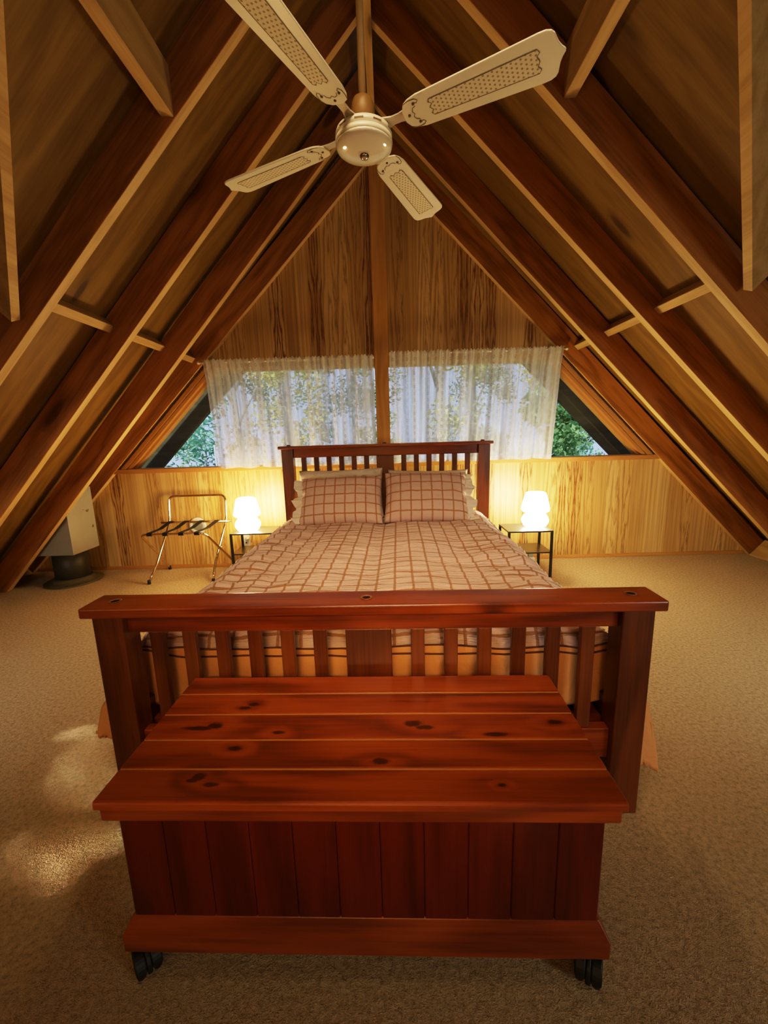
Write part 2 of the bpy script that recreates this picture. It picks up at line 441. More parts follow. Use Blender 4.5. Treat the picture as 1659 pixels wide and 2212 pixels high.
# rafters ------------------------------------------------------------
def rafter(s, y0, ap, m, label, th=.052):
    """s=-1 left / +1 right slope; y0 = front face Y; ap, m = apex height and slope of the underside"""
    bm = bmesh.new()
    L = ap / m * math.sqrt(1 + m * m)
    d = .165
    hexa(bm, [(0, 0, 0), (L, 0, 0), (L, th, 0), (0, th, 0), (-d * m, 0, d), (L + d / m, 0, d), (L + d / m, th, d), (-d * m, th, d)])
    bmesh.ops.recalc_face_normals(bm, faces=bm.faces)
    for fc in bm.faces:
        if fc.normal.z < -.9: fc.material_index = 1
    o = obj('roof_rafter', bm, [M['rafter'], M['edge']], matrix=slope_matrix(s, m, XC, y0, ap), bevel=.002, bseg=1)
    return tag(o, label, 'rafter', 'sloping roof rafters')
rafter(-1, 3.17, 3.38, 1.088, 'second rafter out from the window wall, left slope, in front of the flue')
rafter(-1, 2.60, 3.412, 1.086, 'third rafter out from the window wall, left slope, knotty reddish timber')
rafter(-1, 2.02, 3.394, 1.05, 'large left rafter nearest the viewer, the wooden tie beam meets it')
rafter(1, 3.175, 3.323, 1.004, 'second rafter out from the window wall, right slope, above the lamp table')
rafter(1, 2.61, 3.32, .977, 'third rafter out from the window wall, right slope, brightly edged below')
rafter(1, 2.03, 3.289, .978, 'large right rafter nearest the viewer with a dark knot, beside the fan blade')
rafter(-1, 3.655, 3.335, 1.009, 'rafter lying flat against the gable wall, left slope, along the window edge')
rafter(1, 3.655, 3.325, 1.006, 'rafter lying flat against the gable wall, right slope, along the window edge')

# ridge board
o = obj('ridge_beam', boxbm(-.062, -.020, .6, WY, 3.26, 3.52), M['nog'])
tag(o, 'wooden ridge board running along the peak of the ceiling above the fan', 'beam')

# blocking between the rafters
def nogging(s, y0, y1, label, a=None, name='rafter_blocking', ww=.05, deep=.075, ac=1.66):
    ap, m = LIN[s]; ux, uz = slope_axes(s, m)
    bm = boxbm(-ww / 2, ww / 2, y0, y1, 0, deep)
    ctr = Vector((XC + s * ac, 0, ap - m * ac)) - uz * deep
    m_ = slope_matrix(s, m, ctr.x, 0, ctr.z)
    o = obj(name, bm, M['nog'], matrix=m_, bevel=.002, bseg=1)
    return tag(o, label, 'wood block', 'blocking pieces between rafters')
nogging(-1, 3.222, 3.655, 'short wood block between left rafters just above the curtain end', ac=1.645)
nogging(-1, 2.652, 3.17, 'middle short wood block between left rafters, pale face', ac=1.645)
nogging(-1, 2.072, 2.60, 'knotty pale wood block between left rafters nearest the viewer', ac=1.645)
nogging(1, 3.227, 3.655, 'short wood block between right rafters just above the curtain end', ac=1.675)
nogging(1, 2.662, 3.175, 'middle short wood block between right rafters, pale face', ac=1.675)
nogging(1, 2.082, 2.61, 'pale wood block between right rafters nearest the viewer', ac=1.675)

# tie beams running along the room
for s, x0, x1, zb, lab in ((-1, -.915, -.862, 2.517, 'level wooden tie beam on the left, running overhead toward the viewer'),
                           (1, .782, .832, 2.537, 'level wooden tie beam on the right, above the tip of a fan blade')):
    o = obj('tie_beam', boxbm(x0, x1, .95, 2.03, zb, zb + .19), M['nog'], bevel=.002, bseg=1)
    tag(o, lab, 'beam', 'overhead tie beams')
# valley rafters
for s, p, lab in ((-1, (-1.625, 1.95, 1.76), 'upright-looking valley rafter at the far left edge of the ceiling'),
                  (1, (1.575, 1.945, 1.785), 'upright-looking valley rafter at the far right edge of the ceiling')):
    d = Vector((-s, -1, 1)).normalized()
    p = Vector(p); inn = Vector((-s, 0, -1)).normalized()
    side = d.cross(inn).normalized(); a = p - d * .06; b = p + d * 1.35
    w, h = .019, .085
    bm = bmesh.new()
    hexa(bm, [a - side * w, b - side * w, b + side * w, a + side * w, a - side * w - inn * h, b - side * w - inn * h, b + side * w - inn * h, a + side * w - inn * h])
    bmesh.ops.recalc_face_normals(bm, faces=bm.faces)
    o = obj('valley_rafter', bm, M['nog'])
    tag(o, lab, 'rafter', 'valley rafters')
# eave boards closing the rafter bays at floor level
for s, lab in ((-1, 'low pale board at the left eave on the carpet, behind the flue'), (1, 'low pale board at the right eave, at the end of the panelled wall')):
    xi = XC + s * (K - .035)
    bm = bmesh.new()
    y0, y1 = (3.24, 3.65)
    hexa(bm, [(xi, y0, 0), (xi, y1, 0), (xi + s * .05, y1, 0), (xi + s * .05, y0, 0),
              (xi + s * .125, y0, .135), (xi + s * .125, y1, .135), (xi + s * .165, y1, .09), (xi + s * .165, y0, .09)])
    bmesh.ops.recalc_face_normals(bm, faces=bm.faces)
    tag(obj('eave_board', bm, M['nog']), lab, 'board', 'boards closing the eaves')
# dark void beyond eaves
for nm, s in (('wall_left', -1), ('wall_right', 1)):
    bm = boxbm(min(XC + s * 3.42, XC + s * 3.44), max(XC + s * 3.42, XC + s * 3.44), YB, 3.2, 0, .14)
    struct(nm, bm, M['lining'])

# ---- centre post, sill, trims, baseboard
bm = boxbm(-.083, .034, 3.655, WY + .0, Z0 - .04, 3.36)
o = obj('gable_post', bm, M['postwood'], bevel=.003)
tag(o, 'tall orange timber post up the middle of the gable wall between the two curtains', 'post')
bm = boxbm(XC - 2.43, XC + 2.43, 3.66, 3.80, Z0 - .042, Z0 - .002)
struct('trim_1', bm, M['trimwood'], bevel=.004)
bm = boxbm(XC - 3.28, XC + 3.28, 3.69, WY + .01, 0, .03)
struct('baseboard_back', bm, M['trimwood'], bevel=.004)
# ---- window: two trapezoid lights either side of the post
def slant_frame(bm, s, k0, k1, y0, y1, z0=Z0, z1=Z1 + .06):
    pts = [(XC + s * (k0 - z0), z0), (XC + s * (k1 - z0), z0), (XC + s * (k1 - z1), z1), (XC + s * (k0 - z1), z1)]
    prism(bm, pts, 'y', y0, y1)
for n, s in (('window_1', -1), ('window_2', 1)):
    bm = bmesh.new()
    xin = -.08 if s < 0 else .03
    slant_frame(bm, s, KG - .028, KG, 3.71, 3.78)
    pts = [(xin, Z1), (XC + s * kg(Z1), Z1), (XC + s * (kg(Z1) - .06), Z1 + .06), (xin, Z1 + .06)]
    prism(bm, pts, 'y', 3.715, 3.78)
    fr = obj(n, bm, M['jamb']); fr['kind'] = 'structure'
    bm = bmesh.new()
    slant_frame(bm, s, KG, KG + .035, 3.672, 3.71)
    slant_frame(bm, s, KG + .042, KG + .085, 3.66, 3.705)
    obj('window_frame', bm, M['jamb'], fr)
    bm = bmesh.new()
    bm.faces.new([bm.verts.new((x, 3.745, z)) for x, z in ((xin, Z0), (XC + s * kg(Z0), Z0), (XC + s * kg(Z1), Z1), (xin, Z1))])
    obj('glass', bm, M['glass'], fr)

# ------------------------------------------------------------------ outside
# dark barge boards outside, parallel to the roof slope
for s, lab in ((-1, 'dark barge board outside the window, left slope'), (1, 'dark barge board outside the window, right slope')):
    bm = bmesh.new()
    def P(k, y, z): return (XC + s * (k - z), y, z)
    kA, kB = 3.42, 3.09
    hexa(bm, [P(kB, 4.02, .3), P(kB, 4.07, .3), P(kA, 4.07, .3), P(kA, 4.02, .3), P(kB, 4.02, 2.2), P(kB, 4.07, 2.2), P(kA, 4.07, 2.2), P(kA, 4.02, 2.2)])
    bmesh.ops.recalc_face_normals(bm, faces=bm.faces)
    struct('trim_2' if s < 0 else 'trim_3', bm, M['bark'])
bm = bmesh.new()
bmesh.ops.create_grid(bm, x_segments=1, y_segments=1, size=1)
for v in bm.verts: v.co = Vector((v.co.x * 40, 30 if v.co.y > 0 else 4.2, -2.6))
g = G('forest_floor'); fcol = g.ramp(g.noise(g.obj(), 1.5, 4, .6), [(.35, (.05, .06, .02)), (.65, (.18, .17, .06))])
M['ground'] = g.done(g.bsdf(fcol, .9))
struct('ground_outside', bm, M['ground'])

leafA = leaf_mat('teal_leaves', (.06, .22, .18), (.30, .60, .48))
leafB = leaf_mat('green_leaves', (.07, .19, .10), (.33, .54, .28))
leafC = leaf_mat('yellow_leaves', (.25, .30, .10), (.85, .80, .35))
leafD = leaf_mat('dark_leaves', (.08, .15, .13), (.22, .33, .26))
barkm = wood('tree_bark', (.16, .17, .21), (.30, .32, .38), (.45, .47, .52), 'z', .9, .1, 0, 20)
def tree(x, y, zb, zt, cr, n, lm, ls, label, cat='tree', name='forest_tree', narrow=False, tr=.08, crown0=None):
    rng = random.Random(int(x * 100 + y * 1000))
    t = thing(name, label, cat, (x, y, zb), 0, 'trees and shrubs outside the window')
    H = zt - zb
    bm = bmesh.new()
    pts = [(0, 0, 0)]
    for i in range(1, 6):
        pts.append((rng.uniform(-.06, .06) * i * .4, rng.uniform(-.06, .06), H * i / 5.2))
    tube(bm, pts, [tr * (1 - .12 * i) for i in range(6)], 8)
    for k in range(4):
        a = rng.uniform(0, 6.28); h = H * rng.uniform(.35, .8)
        tube(bm, [(0, 0, h), (math.cos(a) * cr * .5, math.sin(a) * cr * .5, h + H * .12)], [tr * .4, tr * .15], 6)
    obj('trunk', bm, barkm, t)
    bm = bmesh.new()
    c0 = crown0 if crown0 is not None else .15
    blobs = []
    for i in range(26):
        a = rng.uniform(0, 6.28); hh = rng.uniform(c0, 1.0); r = cr * math.sqrt(rng.random()) * (1.05 - .5 * hh)
        blobs.append((Vector((math.cos(a) * r, math.sin(a) * r, hh * H)), cr * rng.uniform(.22, .42)))
    for i in range(n):
        c, rr = blobs[rng.randrange(len(blobs))]
        d = Vector((rng.gauss(0, 1), rng.gauss(0, 1), rng.gauss(0, 1))).normalized() * rr * rng.random() ** .4
        p = c + d
        ax = Vector((rng.gauss(0, 1), rng.gauss(0, 1), rng.gauss(0, .7))).normalized()
        up = Vector((rng.gauss(0, 1), rng.gauss(0, 1), rng.gauss(0, 1))); sd = ax.cross(up).normalized()
        L = ls * rng.uniform(.6, 1.3); w = L * (.13 if narrow else .27)
        q = [p - ax * L * .5, p + sd * w, p + ax * L * .5, p - sd * w]
        bm.faces.new([bm.verts.new(v) for v in q])
    obj('foliage', bm, lm, t)
    return t
tree(-2.25, 5.6, -2.6, 1.25, 1.0, 11000, leafA, .13, 'teal shrub with narrow leaves in the left corner of the window', 'shrub', 'window_shrub', True, .03)
tree(-2.95, 6.6, -2.6, 2.0, .9, 2200, leafB, .11, 'yellow-green sapling behind the teal shrub at the left of the window', narrow=True, tr=.04)
tree(2.55, 6.2, -2.6, 1.5, 1.05, 9000, leafB, .09, 'bright green bush in the right corner of the window', 'shrub', 'window_shrub', False, .03)
tree(4.0, 8.9, -2.6, 2.5, 1.2, 2600, leafA, .1, 'blue-green tree behind the bright bush at the right of the window', tr=.05)
rs = random.Random(3)
spec = [(-5.4, 9.0, 5), (-4.1, 11.6, 6), (-3.3, 14.4, 6.5), (-2.1, 9.0, 5.6), (-.9, 11.6, 6.6), (-.2, 14.4, 7), (1.1, 9.0, 6), (2.3, 11.6, 6.6), (3.0, 14.4, 7), (4.6, 11.9, 6.5), (6.2, 14.4, 7), (5.9, 9.4, 6)]
words_ = ['far left edge of the window', 'leftmost third of the left curtain', 'left curtain, near its outer end', 'left curtain, in its middle', 'left curtain, right of its middle',
          'left curtain, close to the centre post', 'right curtain, close to the centre post', 'right curtain, left of its middle', 'right curtain, in its middle', 'right curtain, near its outer end',
          'clear right corner of the window', 'far right edge of the window']
for i, (x, y, zt) in enumerate(spec):
    tree(x, y, -2.6, zt, 1.25, 5200, (leafC, leafD, leafB)[i % 3], .105, 'slim forest tree seen through the ' + words_[i], tr=.11, crown0=.2)

# ------------------------------------------------------------------ curtains
def curtain(x0t, x1t, x0b, x1b, zt, zb, label, seed):
    rng = random.Random(seed)
    nx, nz = 260, 26
    bm = bmesh.new(); uvl = bm.loops.layers.uv.new('uv')
    phs = [rng.uniform(0, 6.28) for _ in range(6)]
    def fold(t, h):
        w = abs(x1t - x0t)
        a = .012 * math.sin(t * w * 95 + phs[0]) * (1 - .75 * h) + .024 * math.sin(t * w * 37 + phs[1] + 1.2 * math.sin(t * 9 + phs[2])) * (.35 + .75 * h) + .012 * math.sin(t * w * 17 + phs[3]) * h
        return a
    rows = []
    for j in range(nz + 1):
        h = j / nz; row = []
        for i in range(nx + 1):
            t = i / nx
            x = (x0t + (x1t - x0t) * t) * (1 - h) + (x0b + (x1b - x0b) * t) * h
            x += .006 * math.sin(t * 60 + phs[4]) * h
            z = zt + (zb - zt) * h + (.004 * math.sin(t * 40 + phs[5]) if j == nz else 0)
            if j == 0: z += .010 + .007 * math.sin(t * abs(x1t - x0t) * 230 + phs[0])
            row.append((bm.verts.new((x, 3.628 + fold(t, h) - (.026 * max(0, 1 - h / .16)), z)), (t * abs(x1t - x0t) * 1.75, (1 - h) * (zt - zb))))
        rows.append(row)
    for a, b in zip(rows, rows[1:]):
        for i in range(nx):
            q = [a[i], a[i + 1], b[i + 1], b[i]]
            f = bm.faces.new([k[0] for k in q]); f.smooth = True
            for l, k in zip(f.loops, q): l[uvl].uv = k[1]
    return tag(obj('sheer_curtain', bm, M['curtain']), label, 'curtain', 'lace curtains at the gable window')
curtain(-1.525, -.090, -1.50, -.088, 1.815, .922, 'left sheer lace curtain gathered on a rod, bottom edge behind the headboard', 4)
curtain(.040, 1.485, .036, 1.415, 1.835, .928, 'right sheer lace curtain gathered on a rod, outer end above the right lamp', 9)
for x0, x1, z, f0, lab in ((-1.56, -.086, 1.808, -1, 'white rod carrying the left lace curtain'), (.038, 1.515, 1.83, 1, 'white rod carrying the right lace curtain')):
    t = thing('curtain_rod', lab, 'curtain rod', ((x0 + x1) / 2, 3.628, z), 0, 'curtain rods')
    bm = bmesh.new(); tube(bm, [(x0 - (x0 + x1) / 2, 0, 0), (x1 - (x0 + x1) / 2, 0, 0)], .009, 10)
    obj('rod', bm, M['rod'], t)
    e = (x0 if f0 < 0 else x1) - (x0 + x1) / 2
    bm = bmesh.new(); bmesh.ops.create_uvsphere(bm, u_segments=12, v_segments=8, radius=.014, matrix=Matrix.Translation((e, 0, 0)))
    obj('finial', bm, M['rod'], t, smooth=True)

# ------------------------------------------------------------------ bed
BA, BX, BY = -.025653, -.07035, 1.10768
bed = thing('bed_frame', 'dark red wooden slatted bed frame with high headboard and low footboard', 'bed', (BX, BY, 0), BA)
SL = [.642, .542, .4425, .343, .244, .146]
def bed_end(y, zrb, zct, zc, brz, pd=.075, foot=True):
    nm = 'footboard' if foot else 'headboard'
    for s in (-1, 1):
        x0, x1 = sorted((s * .72, s * .81))
        obj(nm + '_post', boxbm(x0, x1, y, y + pd, 0, zct), M['mahz'], bed, bevel=.004)
    p = obj(nm + '_cap', boxbm(-.831, .831, y - .0205, y + pd + .0165, zct, zc), M['mahx'], bed, bevel=.005, bseg=3)
    obj(nm + '_top_rail', boxbm(-.72, .72, y + .022, y + .055, zrb, zct), M['mahx'], bed, bevel=.003)
    obj(nm + '_bottom_rail', boxbm(-.72, .72, y + .022, y + .055, brz - .10, brz), M['mahx'], bed, bevel=.003)
    for x in SL:
        for s in (-1, 1):
            obj(nm + '_slat', boxbm(s * x - .020, s * x + .020, y + .027, y + .049, brz, zrb), M['mahz'], bed, bevel=.003)
    obj(nm + '_panel', boxbm(-.068, .068, y + .027, y + .049, brz, zrb), M['mahz'], bed, bevel=.003)
    for x in (-.757, -.002, .757):
        bm = bmesh.new()
        if foot:
            lathe(bm, [(.011, .0002), (.0165, .0002), (.0175, .0025), (.0155, .003), (.0125, .0018), (.011, .0002)], 24, (x, y + .036, zc), False)
            lathe(bm, [(0, .0006), (.0118, .0006)], 24, (x, y + .036, zc), False, 1)
            obj('screw_plug', bm, [M['plug'], M['hole']], p)
        else:
            lathe(bm, [(.016, 0), (.016, .006), (.010, .010), (0, .011)], 20, (x, y + .036, zc), False)
            obj('screw_plug', bm, M['mahx'], p)
bed_end(0, .611, .674, .705, .28)
bed_end(2.1225, 1.012, 1.081, 1.104, .42, foot=False)
for s in (-1, 1):
    x0, x1 = sorted((s * .735, s * .765))
    obj('side_rail', boxbm(x0, x1, .075, 2.123, .20, .34), M['mahy'], bed, bevel=.003)
bm = bmesh.new()
obj('centre_leg', boxbm(.60, .64, .35, .39, 0, .22), M['mahz'], bed)
obj('slat_base', boxbm(-.73, .73, .09, 2.10, .22, .27), M['mahx'], bed)
BM_ = Matrix.Translation((BX, BY, 0)) @ Matrix.Rotation(BA, 4, 'Z')

# mattress
bm = boxbm(-.70, .70, .12, 2.09, .272, .50)
o = obj('mattress', bm, M['mattress'], bevel=.04, bseg=4, matrix=BM_)
tag(o, 'thick queen mattress under the plaid duvet', 'mattress')

# duvet
def duvet():
    t = thing('plaid_duvet', 'pink and brown plaid duvet spread over the bed, peach side hanging at the foot', 'duvet', (BX, BY, 0), BA)
    bm = bmesh.new(); uvl = bm.loops.layers.uv.new('uv')
    HS, T0, T1 = .67, .175, 2.03         # half flat width, foot turn, head end (local y)
    SD, FD = .47, .30                    # side drop, foot drop (cloth lengths)
    ns, nt = 150, 190
    def turn(d, r):
        # cloth length d past the edge -> (outward, down)
        q = r * PI / 2
        if d <= 0: return 0, 0
        if d < q:
            a = d / r; return r * math.sin(a), r * (1 - math.cos(a))
        return r, r + (d - q)
    grid = []
    for j in range(nt + 1):
        tt = -FD + (T1 - T0 + FD) * j / nt       # cloth coordinate along; 0 at the foot turn
        row = []
        for i in range(ns + 1):
            ss = -(HS + SD) + 2 * (HS + SD) * i / ns
            sg = 1 if ss > 0 else -1
            ds = max(0, abs(ss) - HS); dt = max(0, -tt)
            ox, dx = turn(ds, .125); oy, dy = turn(dt, .07)
            drop = (dx ** 3 + dy ** 3) ** (1 / 3)
            cor = min(ds, dt) if dt > 0 else 0
            near = max(0, 1 - max(tt, 0) / .55)    # closeness to the foot end
            x = sg * (min(abs(ss), HS) + ox)
            low = max(0, drop - .10)
            fl = (.30 if ss < 0 else .20) * low * near * (1 + .25 * math.sin(tt * 9)) + .05 * low
            if ds > 0: x += sg * fl * min(1, ds / .15)
            x += sg * cor * .22
            y = T0 + max(tt, 0) - oy * (1 - .55 * min(1, cor / .1))
            if ds > .18: y -= .02 * near * min(1, (ds - .18) / .2)
            # puffy columns
            top = 1 if (ds == 0 and dt == 0) else math.exp(-(ds + dt) * 14)
            puff = .016 * abs(math.sin((ss + .02) * PI / .44)) * top
            puff += .010 * mnoise.noise(Vector((ss * 3.0, tt * 2.2, 3.1)))
            wr = .0095 * mnoise.noise(Vector((ss * 5.0, tt * 26, 0.7))) + .006 * mnoise.noise(Vector((ss * 9.0, tt * 42, 5.7)))
            # side columns wrinkle more
            wr *= 1.0 + 1.1 * min(1, max(0, abs(ss) - .35) / .3)
            z = .562 - drop + (puff + wr) * (1 if ds + dt < .1 else .6)
            if ds + dt > .1:
                f = .012 * mnoise.noise(Vector((ss * 8, tt * 8, 9.2)))
                x += f * sg; 
                if dt < .02: x += sg * .012 * math.sin(tt * 21) * min(1, ds / .2)
            z = (max(z, .185) if ss < 0 else max(z - (ds - .2) * .3, .035)) if ds > .2 else z
            row.append((bm.verts.new((x, y, z)), (ss, tt)))
        grid.append(row)
    for a, b in zip(grid, grid[1:]):
        for i in range(ns):
            q = [a[i], a[i + 1], b[i + 1], b[i]]
            f = bm.faces.new([k[0] for k in q]); f.smooth = True
            su = sum(k[1][0] for k in q) / 4; sv = sum(k[1][1] for k in q) / 4
            peach = (sv < -.095) or abs(su) > HS + .20
            f.material_index = 1 if peach else 0
            for l, k in zip(f.loops, q): l[uvl].uv = (k[1][0] + .0375, k[1][1] + .02)
    o = obj('cover', bm, [M['duvet'], M['under']], t)
    sm = o.modifiers.new('solid', 'SOLIDIFY'); sm.thickness = .014; sm.offset = -1
    # piping seams following the cloth at the foot and along the sides
    def cloth(ss, tt):
        i = (ss + HS + SD) / (2 * (HS + SD)) * ns; j = (tt + FD) / (T1 - T0 + FD) * nt
        i0 = min(ns - 1, max(0, int(i))); j0 = min(nt - 1, max(0, int(j)))
        return pts[j0][i0]
    pts = [[tuple(o.data.vertices[j * (ns + 1) + i].co) for i in range(ns + 1)] for j in range(nt + 1)]
    for tt in (-.095, -.118):
        b2 = bmesh.new(); P = []
        for k in range(0, 91):
            ss = -.80 + 1.60 * k / 90
            P.append(Vector(cloth(ss, tt)) + Vector((0, -.003, 0)))
        tube(b2, P, .0032, 6)
        obj('piping', b2, M['piping'], t)
    for sg in (-1, 1):
        b2 = bmesh.new(); P = []
        for k in range(0, 120):
            tt = -.03 + (T1 - T0 - .05) * k / 119
            P.append(Vector(cloth(sg * (HS + .085), tt)) + Vector((sg * .002, 0, .002)))
        tube(b2, P, .0035, 6)
        obj('piping', b2, M['cream'], t)['label'] = 'cream piping along the side edge'
    return t
duvet()

# pillows
def pillow_bm(w, h, th, seed, flange_side=0, nu=44, nv=30, droop=0):
    rng = random.Random(seed)
    bm = bmesh.new(); uvl = bm.loops.layers.uv.new('uv')
    def pt(u, v, sgn):
        pin = 1 - .05 * (1 - v * v) * (abs(u) ** 4); pin2 = 1 - .07 * (1 - u * u) * (abs(v) ** 4)
        x = u * w / 2 * (1 - .045 * (1 - v * v) * abs(u) ** 6) ; y = v * h / 2 * (1 - .06 * (1 - u * u) * abs(v) ** 6)
        prof = max(0, (1 - abs(u) ** 3.2)) ** .55 * max(0, (1 - abs(v) ** 2.8)) ** .6
        z = sgn * th / 2 * prof
        z += sgn * .010 * mnoise.noise(Vector((u * 2.2 + seed, v * 2.2, sgn))) * prof
        z += .006 * mnoise.noise(Vector((u * 7 + seed, v * 5, sgn * 2.0))) * prof ** .5
        ed = max(0, abs(u) - .78) / .22
        z += .010 * ed * math.sin(v * 17 + seed) * (1 if prof > .01 else .6)
        return (x, y, z)
    F = {}; B = {}
    for i in range(nu + 1):
        for j in range(nv + 1):
            u = -1 + 2 * i / nu; v = -1 + 2 * j / nv
            F[i, j] = bm.verts.new(pt(u, v, 1))
            B[i, j] = F[i, j] if i in (0, nu) or j in (0, nv) else bm.verts.new(pt(u, v, -1))
    for D, fl in ((F, False), (B, True)):
        for i in range(nu):
            for j in range(nv):
                q = [(i, j), (i + 1, j), (i + 1, j + 1), (i, j + 1)]
                if fl: q = q[::-1]
                try: f = bm.faces.new([D[k] for k in q])
                except ValueError: continue
                f.smooth = True
                for l, k in zip(f.loops, q): l[uvl].uv = ((-1 + 2 * k[0] / nu) * w / 2, (-1 + 2 * k[1] / nv) * h / 2 + .03)
    return bm
def flange_bm(h, seed, sg, x0, wd=.06):
    """ruffled open end of a pillow slip"""
    bm = bmesh.new(); n, m = 40, 6; rows = []
    for j in range(n + 1):
        v = -1 + 2 * j / n; row = []
        for i in range(m + 1):
            s = i / m
            x = sg * (x0 + s * wd * (1 + .25 * math.sin(v * 9 + seed)))
            y = v * h / 2 * (1 - .04 * s)
            z = s * (.022 * math.sin(v * 15 + seed) + .016 * math.sin(v * 27 + seed * 2)) + .02 * (1 - s) * (1 - v * v)
            row.append(bm.verts.new((x, y, z)))
        rows.append(row)
    for a, b in zip(rows, rows[1:]):
        for i in range(m):
            bm.faces.new((a[i], a[i + 1], b[i + 1], b[i])).smooth = True
    return bm
def place_pillow(name, label, w, h, th, mat_, x, y, z, tilt, seed, flange=0, roll=0.0, yaw=0.0, group=None):
    m_ = BM_ @ Matrix.Translation((x, y, z)) @ Matrix.Rotation(yaw, 4, 'Z') @ Matrix.Rotation(tilt, 4, 'X') @ Matrix.Rotation(roll, 4, 'Z')
    e = thing(name, label, 'pillow', (0, 0, 0), 0, group)
    e.matrix_world = m_
    obj('pillow_cushion', pillow_bm(w, h, th, seed), mat_, e)
    if flange:
        o = obj('ruffled_flange', flange_bm(h * .95, seed, flange, w / 2 - .035, .075), M['cream'] if 'cream' in name or True else mat_, e)
        o['label'] = 'cream ruffled open end'
    return e
T = math.radians(52)
place_pillow('plaid_pillow', 'plaid pillow on the left half of the bed, leaning on a cream pillow', .60, .40, .17, M['plaidp'], -.315, 1.83, .715, T, 1.3, -1, .02, group='plaid pillows')
place_pillow('plaid_pillow', 'plaid pillow on the right half of the bed with ruffled open end', .60, .41, .17, M['plaidp'], .295, 1.83, .725, T, 4.1, 1, -.015, group='plaid pillows')
place_pillow('cream_pillow', 'plain cream pillow behind the left plaid pillow, top edge showing', .66, .42, .11, M['cream'], -.345, 2.03, .735, math.radians(60), 7.7, 0, .02, group='cream pillows')
place_pillow('cream_pillow', 'plain cream pillow behind the right plaid pillow, against the headboard', .62, .42, .11, M['cream'], .325, 2.03, .712, math.radians(60), 9.2, 0, -.02, group='cream pillows')

# ------------------------------------------------------------------ chest at the foot of the bed
chest = thing('blanket_chest', 'dark red wooden blanket chest on casters at the foot of the bed', 'chest', (BX, BY, 0), BA)
# lid: five boards with pale joints
bm = bmesh.new()
ys = [-.431, -.347, -.261, -.171, -.086, -.003]
for a, b in zip(ys, ys[1:]):
    x0, x1 = -.519, .519
    e = .003
    prism(bm, [(a, .459), (b, .459), (b, .478 - e), (b - .004, .478), (a + .004, .478), (a, .478 - e)], 'x', x0, x1, 0)
lid = obj('lid', bm, M['lidwood'], chest, bevel=.0015, bseg=1)
bm = bmesh.new()
for a in ys[1:-1]: box(bm, -.517, .517, a - .0016, a + .0016, .4615, .4772)
obj('board_joint', bm, M['gap'], lid)
bm = bmesh.new()
for x0, x1, y0, y1 in ((-.512, .512, -.425, -.407), (-.512, .512, -.03, -.012), (-.512, -.494, -.407, -.03), (.494, .512, -.407, -.03)):
    box(bm, x0, x1, y0, y1, .427, .459)
obj('lid_trim', bm, M['mahx'], chest, bevel=.004)
# body of upright boards
bm = bmesh.new()
rb = random.Random(5)
xs = [-.492]
while xs[-1] < .47:
    xs.append(min(.492, xs[-1] + .0895))
if .492 - xs[-1] > .001: xs.append(.492)
for a, b in zip(xs, xs[1:]):
    g_ = .0004
    prism(bm, [(a + g_, -.4032), (a + g_ + .0022, -.405), (b - g_ - .0022, -.405), (b - g_, -.4032), (b - g_, -.387), (a + g_, -.387)], 'z', .12, .440)
box(bm, -.492, -.474, -.386, -.02, .12, .440); box(bm, .474, .492, -.386, -.02, .12, .440); box(bm, -.474, .474, -.038, -.02, .12, .44); box(bm, -.474, .474, -.386, -.04, .11, .125)
obj('body', bm, M['chestz'], chest)
# base moulding with a sloped top
bm = bmesh.new()
prof = [(0, .091), (0, .133), (-.018, .168), (-.034, .176), (-.034, .091)]      # outward offset measured inwards
def ring_mould(bm, X, Y0, Y1):
    loops = []
    for o_, z in prof:
        loops.append([bm.verts.new(p) for p in ((-X - o_, Y0 - o_, z), (X + o_, Y0 - o_, z), (X + o_, Y1 + o_, z), (-X - o_, Y1 + o_, z))])
    n = len(loops)
    for i in range(n):
        a, b = loops[i], loops[(i + 1) % n]
        for k in range(4):
            bm.faces.new((a[k], a[(k + 1) % 4], b[(k + 1) % 4], b[k]))
    bmesh.ops.recalc_face_normals(bm, faces=bm.faces)
ring_mould(bm, .514, -.423, -.006)
obj('base_moulding', bm, M['mahx'], chest, bevel=.0025)
obj('bottom_board', boxbm(-.48, .48, -.39, -.04, .091, .108), M['mahx'], chest)
def caster(x, y, rot):
    e = bpy.data.objects.new('caster', None); C.objects.link(e); e.parent = chest; e.location = (x, y, 0); e.rotation_euler = (0, 0, rot)
    bm = bmesh.new()
    lathe(bm, [(0, .0905), (.017, .0905), (.017, .076), (.008, .074), (.008, .055), (0, .055)], 18)
    obj('stem', bm, M['rubber'], e)
    bm = bmesh.new()
    n = 18
    outer = [(.040 * math.cos(a), .037 + .040 * math.sin(a)) for a in [-.25 + (PI + .5) * i / n for i in range(n + 1)]]
    prism(bm, outer, 'x', -.005, .005)
    for sx in (-1, 1):
        prism(bm, [(.039 * math.cos(a), .037 + .039 * math.sin(a)) for a in [PI * i / n for i in range(n + 1)]], 'x', sx * .005, sx * .026)
    obj('hood', bm, M['rubber'], e, bevel=.003)
    for sx in (-1, 1):
        bm = bmesh.new()
        lathe(bm, [(0, -.010), (.024, -.010), (.034, -.007), (.0365, 0), (.034, .007), (.024, .010), (0, .010)], 28)
        o = obj('wheel', bm, M['rubber'], e)
        o.matrix_basis = Matrix.Translation((sx * .016, 0, .0365)) @ Matrix.Rotation(PI / 2, 4, 'Y')
caster(-.492, -.392, .75); caster(.487, -.392, -.45); caster(-.48, -.05, .3); caster(.48, -.05, 1.1)

